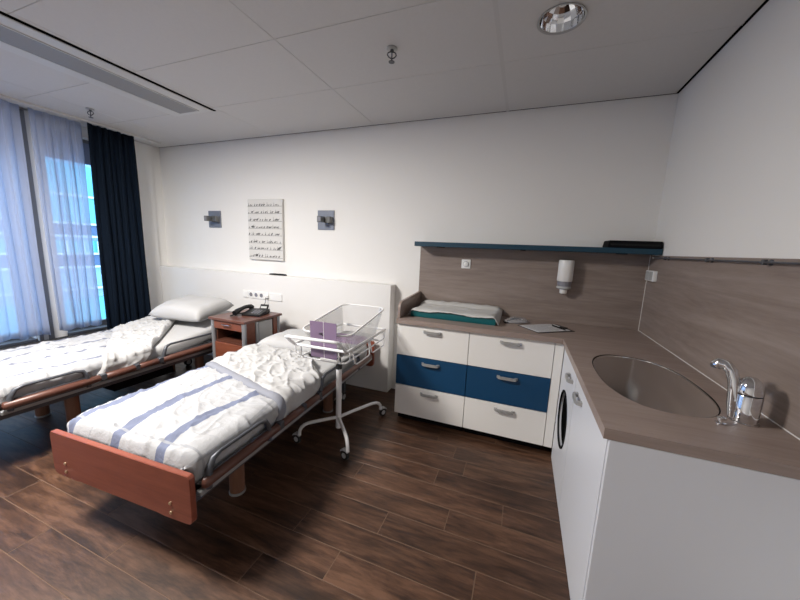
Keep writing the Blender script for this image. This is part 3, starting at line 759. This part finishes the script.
# purple card on the near end of the bassinet
cdn = thing('bassinet_card', 'purple folded card standing against the near end of the bassinet', 'card', (-2.105, -1.205, .712), R(1.5))
for (x0, x1, a) in [(-.102, -.001, .05), (.001, .100, -.05)]:
    MB().add(MB().box(x0, x1, -.0015, .0015, 0, .252), RX(R(3)) @ RZ(a)).build('panel', 'purple_card', cdn)
MB().add(MB().box(-.0015, .0015, -.003, .001, 0, .252), RX(R(3))).build('spine', 'white_plastic', cdn)
MB().add(MB().tube([(-.035, -.0045, .165), (-.025, -.0045, .172), (-.012, -.0045, .176), (-.008, -.0045, .170), (-.020, -.0045, .166), (-.006, -.0045, .160)], .0022, 6), RX(R(3)) @ RZ(.05)).build('written_mark', 'ink', cdn)
MB().box(-.03, .10, -.006, .02, -.018, -.001, .002).build('foot_clip', 'white_plastic', cdn)

# ------------------------------------------------------------------ kitchen and changing unit
CZ, CU = .900, .862
ctr = (-.315, -1.205); SA, SB = .212, .374
def sup(a, b, n, z, k=56, c=ctr):
    return [(c[0]+a*math.copysign(abs(math.cos(q))**(2/n), math.cos(q)), c[1]+b*math.copysign(abs(math.sin(q))**(2/n), math.sin(q)), z) for q in [i*2*PI/k for i in range(k)]]
wt = holed_slab('worktop', [(-1.830, -.002), (-1.830, -.593), (-.603, -.593), (-.603, -1.800), (-.002, -1.800), (-.002, -.002)], [p[:2] for p in sup(SA-.006, SB-.006, 2.5, 0)], CU, CZ, 'worktop_oak')
tagp(wt, 'grey-brown oak L-shaped worktop over the drawers and sink cabinets', 'worktop')
wt['label'] = 'grey-brown oak worktop running around the corner over drawers and sink'
def handle(parent, c, L, axis):
    """bow handle: axis 'x' lies along x and stands off towards -y; 'y' lies along y, stands off towards -x"""
    pts = [(-L/2, 0), (-L/2+.012, .024), (-L/2+.030, .030), (L/2-.030, .030), (L/2-.012, .024), (L/2, 0), (L/2-.020, 0), (L/2-.026, .019), (-L/2+.026, .019), (-L/2+.020, 0)]
    if axis == 'x':
        mb = MB().prism([(c[0]+p[0], c[1]-p[1]) for p in pts], 'z', c[2]-.010, c[2]+.010)
    else:
        mb = MB().prism([(c[0]-p[1], c[1]+p[0]) for p in pts], 'z', c[2]-.010, c[2]+.010)
    return mb.build('handle', 'satin_steel', parent)
def drawer_unit(x0, x1, label):
    t = thing('drawer_unit', label, 'drawers', ((x0+x1)/2, -.002, 0), 0, 'drawer units under the changing mat')
    h = (x1-x0)/2
    MB().box(-h+.001, h-.001, -.546, 0, .070, CU-.001).build('body', 'dark_body', t)
    MB().box(-h+.012, h-.012, -.50, -.02, 0, .0695).build('plinth', 'black_matte', t)
    if x0 < -1.5: MB().box(-h-.0005, -h+.0008, -.560, 0, .07, CU-.001).build('side_panel', 'cabinet_white', t)
    for (a, b_, mt) in [(.070, .330, 'cabinet_white'), (.333, .590, 'drawer_blue'), (.593, .858, 'cabinet_white')]:
        d = MB().box(-h+.002, h-.002, -.566, -.547, a+.001, b_-.001, .0015).build('drawer', mt, t, label='dark blue drawer front' if mt == 'drawer_blue' else None)
        handle(d, (.003, -.566, b_-.045), .150, 'x')
    return t
drawer_unit(-1.827, -1.238, 'three-drawer unit with a blue middle drawer directly below the changing mat')
drawer_unit(-1.238, -.646, 'three-drawer unit with a blue middle drawer below the clipboard')
fl = MB().box(-.644, -.588, -.568, -.549, .070, .860, .001).box(-.645, -.59, -.548, -.53, .070, .86).build('corner_filler', 'cabinet_white')
tagp(fl, 'narrow white filler strip in the inner corner of the cabinets', 'panel')
# bin cabinet with round black opening and sink cabinet
XF = -.585
def front_with_hole(name, y0, y1, z0, z1, c, r, parent):
    bm = bmesh.new()
    def loop(pts):
        v = [bm.verts.new((XF, p[0], p[1])) for p in pts]
        return [bm.edges.new((v[i], v[(i+1) % len(v)])) for i in range(len(v))]
    ed = loop([(y0, z0), (y1, z0), (y1, z1), (y0, z1)]) + loop([(c[0]+r*math.cos(i*2*PI/40), c[1]+r*math.sin(i*2*PI/40)) for i in range(40)])
    bmesh.ops.triangle_fill(bm, edges=ed, use_beauty=True)
    ex = bmesh.ops.extrude_face_region(bm, geom=list(bm.faces))
    bmesh.ops.translate(bm, vec=(.018, 0, 0), verts=[v for v in ex['geom'] if isinstance(v, bmesh.types.BMVert)])
    b = MB(); b.bm.free(); b.bm = bm
    return b.build(name, 'cabinet_white_bluelit', parent)
bc = thing('bin_cabinet', 'white corner cabinet with a round black opening in its door', 'cabinet', (0, 0, 0))
MB().box(-.566, -.004, -1.108, -.53, .001, .69).build('body', 'dark_body', bc)
dd = front_with_hole('door', -1.106, -.572, .004, .859, (-.835, .44), .172, bc)
MB().lathe([(.168, -.004), (.180, -.004), (.180, .004), (.168, .004)], T(XF, -.835, .44) @ RY(PI/2), 40, ring=True).build('opening_rim', 'black_matte', dd, 40)
handle(dd, (XF, -.972, .762), .135, 'y')
sc = thing('sink_cabinet', 'white sink cabinet with a plain end panel below the sink', 'cabinet', (0, 0, 0))
MB().box(-.566, -.004, -1.778, -1.110, .001, .69).build('body', 'dark_body', sc)
d2 = MB().box(XF, XF+.018, -1.7735, -1.111, .004, .859, .0015).build('door', 'cabinet_white_bluelit', sc)
handle(d2, (XF, -1.270, .768), .135, 'y')
MB().box(-.584, -.002, -1.7995, -1.7815, .001, .8605, .0015).build('end_panel', 'cabinet_white_bluelit', sc)
# splash panels, shelf
sp1 = MB().box(-1.833, -.002, -.012, -.0005, CZ+.001, 1.489).build('splash_panel', 'splash_oak'); tagp(sp1, 'grey-brown oak backsplash behind the changing mat under the blue shelf', 'wall panel', 'oak backsplash panels')
sp2 = MB().box(-.012, -.0005, -2.6, -.0125, CZ+.001, 1.484).build('splash_panel', 'splash_oak_cross'); tagp(sp2, 'grey-brown oak backsplash on the side wall behind the tap', 'wall panel', 'oak backsplash panels')
MB().tube([(-.0135, -.0135, CZ+.002), (-.0135, -.0135, 1.485)], .0022, 6).build('trim_6', 'panel_white', kind='structure')
MB().tube([(-.0135, -.014, CZ+.0022), (-.0135, -2.0, CZ+.0022)], .0022, 6).build('trim_7', 'panel_white', kind='structure')
sh = thing('wall_shelf', 'long dark blue wall shelf above the oak backsplash', 'shelf', (-.918, 0, 1.490))
MB().box(-.915, .915, -.205, -.0005, 0, .040, .002).build('board', 'shelf_blue', sh)
for x in (-.7, 0, .7): MB().box(x-.02, x+.02, -.16, -.013, -.004, -.0003).build('bracket', 'dark_body', sh)
bxk = thing('media_box', 'flat black box lying on the end of the blue shelf', 'box', (-.172, -.105, 1.5305))
MB().prism([(-.165, 0), (.165, 0), (.168, .008), (.160, .052), (-.160, .052), (-.168, .008)], 'y', -.10, .08, .004).build('case', 'black_matte', bxk)
MB().box(-.15, .15, -.102, -.0995, .018, .030).build('front_groove', 'black_plastic', bxk)
rl = thing('utensil_rail', 'thin dark metal rail along the side wall above the oak panel', 'rail', (-.012, -.9, 1.468))
MB().tube([(-.022, .745, 0), (-.022, -.9, 0)], .0045, 10).build('rod', 'grey_metal', rl, 60)
MB().lathe([(.002, -.012), (.008, -.010), (.008, .006), (.002, .008)], T(-.022, .75, 0) @ RX(PI/2), 14).build('end_knob', 'chrome', rl, 50)
for y in (.55, .02, -.4, -.8):
    MB().lathe([(.012, 0), (.012, .004), (.005, .006), (.005, .022)], T(0, y, 0) @ RY(-PI/2), 14).build('bracket', 'grey_metal', rl, 40)
    MB().box(-.030, -.014, y-.006, y+.006, -.011, .011, .002).build('clip', 'grey_metal', rl)
# upstand beside the mat
us = MB().prism([(-.003, CZ+.0005), (-.003, 1.062), (-.50, 1.035)] + arc((-.51, .975), .058, PI/2, PI, 6) + [(-.570, CZ+.0005)], 'x', -1.830, -1.808, .002).build('side_upstand', 'worktop_oak')
tagp(us, 'oak side board with a rounded corner at the end of the worktop', 'board')
# switch, socket, soap dispenser
sw = thing('dimmer_switch', 'square white rotary switch on the backsplash under the shelf', 'switch', (-1.392, -.012, 1.346))
MB().box(-.041, .041, -.010, -.0003, -.041, .041, .003).build('plate', 'white_plastic', sw)
MB().lathe([(.022, .008), (.022, .022), (.018, .025)], RX(PI/2), 20).build('knob', 'white_plastic', sw, 40)
MB().lathe([(.022, .0085), (.0255, .0085), (.0255, .011), (.022, .011)], RX(PI/2), 20, ring=True).build('knob_ring', 'grey_plastic', sw, 40)
so = thing('wall_socket', 'white double socket on the side wall panel below the rail', 'wall socket', (-.012, -.135, 1.338))
MB().box(-.028, -.0003, -.075, .075, -.038, .038, .004).build('box', 'white_plastic', so)
for y in (-.036, .036):
    MB().box(-.031, -.027, y-.031, y+.031, -.030, .030, .002).build('socket_cover', 'inset_grey', so)
ds = thing('soap_dispenser', 'white wall soap dispenser with a grey band above the worktop', 'soap dispenser', (-.580, -.012, 1.14))
def oval(a, b, z, cy=-.055, k=28): return [(a*math.cos(i*2*PI/k), cy+b*math.sin(i*2*PI/k), z) for i in range(k)]
MB().loft([oval(.052, .050, .112), oval(.057, .053, .118), oval(.057, .053, .272), oval(.053, .050, .282)]).build('cover', 'white_plastic', ds, 50)
MB().loft([oval(.050, .048, .072), oval(.052, .049, .111)]).build('tank', 'grey_plastic', ds, 50)
MB().loft([oval(.035, .034, .046), oval(.054, .051, .056), oval(.054, .051, .068), oval(.050, .048, .0715)]).build('push_ring', 'inset_grey', ds, 50)
MB().loft([oval(.024, .024, .012), oval(.028, .028, .018), oval(.028, .028, .0455)]).build('nozzle', 'white_plastic', ds, 50)
MB().loft([oval(.006, .006, .004), oval(.006, .006, .012)]).build('outlet', 'black_plastic', ds, 50)
MB().box(-.045, .045, -.012, -.0003, .05, .27, .003).build('back_plate', 'white_plastic', ds)
# sink
sk2 = thing('sink', 'oval stainless steel sink set into the oak worktop', 'sink', (0, 0, 0))
def rg(d, n, z, sy=0): return sup(SA-d, SB-d*1.15, n, z, c=(ctr[0], ctr[1]+sy))
MB().loft([rg(.0075, 2.5, CZ-.006), rg(.0085, 2.5, CZ-.004), rg(.013, 2.5, CZ-.0035), rg(.016, 2.5, CZ-.010), rg(.022, 2.55, CZ-.045), rg(.036, 2.55, CZ-.085), rg(.060, 2.5, CZ-.120), rg(.095, 2.4, CZ-.142), rg(.14, 2.2, CZ-.152), rg(.168, 2, CZ-.154)]).build('bowl', 'sink_steel', sk2, 60)
MB().tube(rg(.0085, 2.5, CZ-.004), .0022, 6, True).build('seal', 'black_matte', sk2, 60)
MB().lathe([(.004, .002), (.030, .003), (.038, .002), (.040, 0)], T(ctr[0], ctr[1], CZ-.1535), 24).build('drain', 'chrome', sk2, 40)
# tap
tp = thing('mixer_tap', 'chrome single-lever mixer tap standing behind the sink', 'tap', (-.118, -1.530, CZ), 0)
MB().lathe([(.041, .0004), (.041, .004), (.037, .006), (.037, .100), (.0355, .103)], seg=32).build('body', 'chrome', tp, 40)
MB().lathe([(.0355, .103), (.0355, .108)], seg=32).build('joint_ring', 'black_plastic', tp, 40)
MB().lathe([(.037, .108), (.037, .120), (.034, .137), (.026, .155), (.013, .166), (.002, .168)], seg=32).build('lever_cap', 'chrome', tp, 60)
MB().tube([(-.032, .002, .012), (-.037, .003, .06), (-.039, .006, .110), (-.042, .012, .145), (-.048, .022, .174), (-.060, .034, .191), (-.074, .044, .192), (-.081, .050, .182)], [.013, .016, .017, .0175, .018, .019, .020, .0195], 16).build('spout', 'chrome', tp, 60)
MB().lathe([(.0165, 0), (.0165, -.010), (.012, -.012)], T(-.081, .050, .184), 16).build('aerator', 'grey_metal', tp, 40)
pk = MB().lathe([(.016, .0004), (.016, .004), (.006, .006), (.006, .014), (.013, .016), (.013, .024), (.006, .027)], T(-.206, -1.588, CZ), 18).build('drain_knob', 'chrome', smooth=40)
tagp(pk, 'small chrome pop-up knob on the worktop in front of the tap', 'knob')

# ------------------------------------------------------------------ things on the worktop
mat_ = thing('changing_mat', 'teal baby changing mat with a white cloth laid over it', 'changing mat', (-1.405, -.255, CZ+.0008), 0)
def msec(x, k):
    return [(x, -.19, .0), (x, -.195, .012), (x, -.19, .054*k), (x, -.15, .056*k), (x, -.05, .036*k), (x, .07, .036*k), (x, .17, .066*k), (x, .205, .070*k), (x, .215, .05*k), (x, .215, 0)]
MB().loft([msec(-.35, .8), msec(-.335, 1), msec(-.1, .96), (msec(.1, .96)), msec(.325, 1), msec(.34, .8)]).build('pad', 'teal_vinyl', mat_, 40)
bm = bmesh.new(); grid = []
for j in range(25):
    t = j/24; row = []
    for i in range(49):
        u = i/48; x = -.378 + .745*u
        y = -.208 + .432*t
        base = .060 + .012*abs(t-.5)*2 + (.016 if t > .8 else 0)
        if t < .08: base -= .018*(1-t/.08)*(.3+.7*math.sin(u*6+.4)**2)
        for ed in (u, 1-u):
            if ed < .05: base -= .058*(1-ed/.05)*(.5+.5*(1-t))
        base += .007*nz(x, y, 2, 12) + .004*nz(x, y, 5, 30)
        row.append(bm.verts.new((x, y, max(base, .003))))
    grid.append(row)
for j in range(24):
    for i in range(48): bm.faces.new((grid[j][i], grid[j][i+1], grid[j+1][i+1], grid[j+1][i]))
b = MB(); b.bm.free(); b.bm = bm; cl = b.build('cover_cloth', 'cloth_dim', mat_, 180)
sm = cl.modifiers.new('thickness', 'SOLIDIFY'); sm.thickness = .004
cb = thing('clipboard', 'black clipboard holding printed sheets lying on the worktop', 'clipboard', (-.700, -.330, CZ+.0006), R(38))
MB().box(-.165, .165, -.118, .118, 0, .003, .001).build('board', 'black_plastic', cb)
MB().box(-.158, .135, -.105, .105, .0032, .0055).build('sheets', 'paper', cb)
for i in range(9): MB().box(-.14, .11 if i % 3 else .05, -.085+i*.02, -.081+i*.02, .0055, .0058).build('text_line', 'ink_grey', cb)
MB().box(.115, .155, -.06, .06, .0056, .014, .003).build('clip', 'black_plastic', cb)
MB().box(.108, .118, -.02, .045, .0145, .0165, .0005).build('clip_label', 'white_plastic', cb)
MB().tube([(.090, -.10, .0105), (.098, .04, .0105)], .0045, 8).build('pen', 'black_plastic', cb, 50)
pkt = thing('plastic_packet', 'small clear plastic packet with grey contents next to the changing mat', 'packet', (-.915, -.225, CZ+.0006), R(25))
bm = bmesh.new(); n = 16; top, bot = [], []
for j in range(n+1):
    a_, b_ = [], []
    for i in range(n+1):
        u, v = i/n*2-1, j/n*2-1
        x, y = u*.105, v*.060*(1-.35*u*u)
        hh = .046*((1-u*u)*(1-v*v))**.7
        vt = bm.verts.new((x, y, .004 + hh + .008*nz(x, y, 1, 22)*min(1, hh*60))); a_.append(vt)
        b_.append(vt if i in (0, n) or j in (0, n) else bm.verts.new((x, y, .0002)))
    top.append(a_); bot.append(b_)
for g_ in (top, bot):
    for j in range(n):
        for i in range(n):
            try: bm.faces.new((g_[j][i], g_[j][i+1], g_[j+1][i+1], g_[j+1][i]))
            except ValueError: pass
b = MB(); b.bm.free(); b.bm = bm; b.build('film', 'clear_bag', pkt, 180)
MB().loft([[(x, y*k, z) for x, y in ((-.07*k, -.03), (.06*k, -.025), (.07*k, .02), (-.06*k, .03))] for z, k in ((.003, 1), (.012, .9), (.016, .6))]).build('contents', 'grey_plastic', pkt)
MB().box(-.115, -.060, -.045, -.010, .0003, .010, .003).build('black_clip', 'black_plastic', pkt)
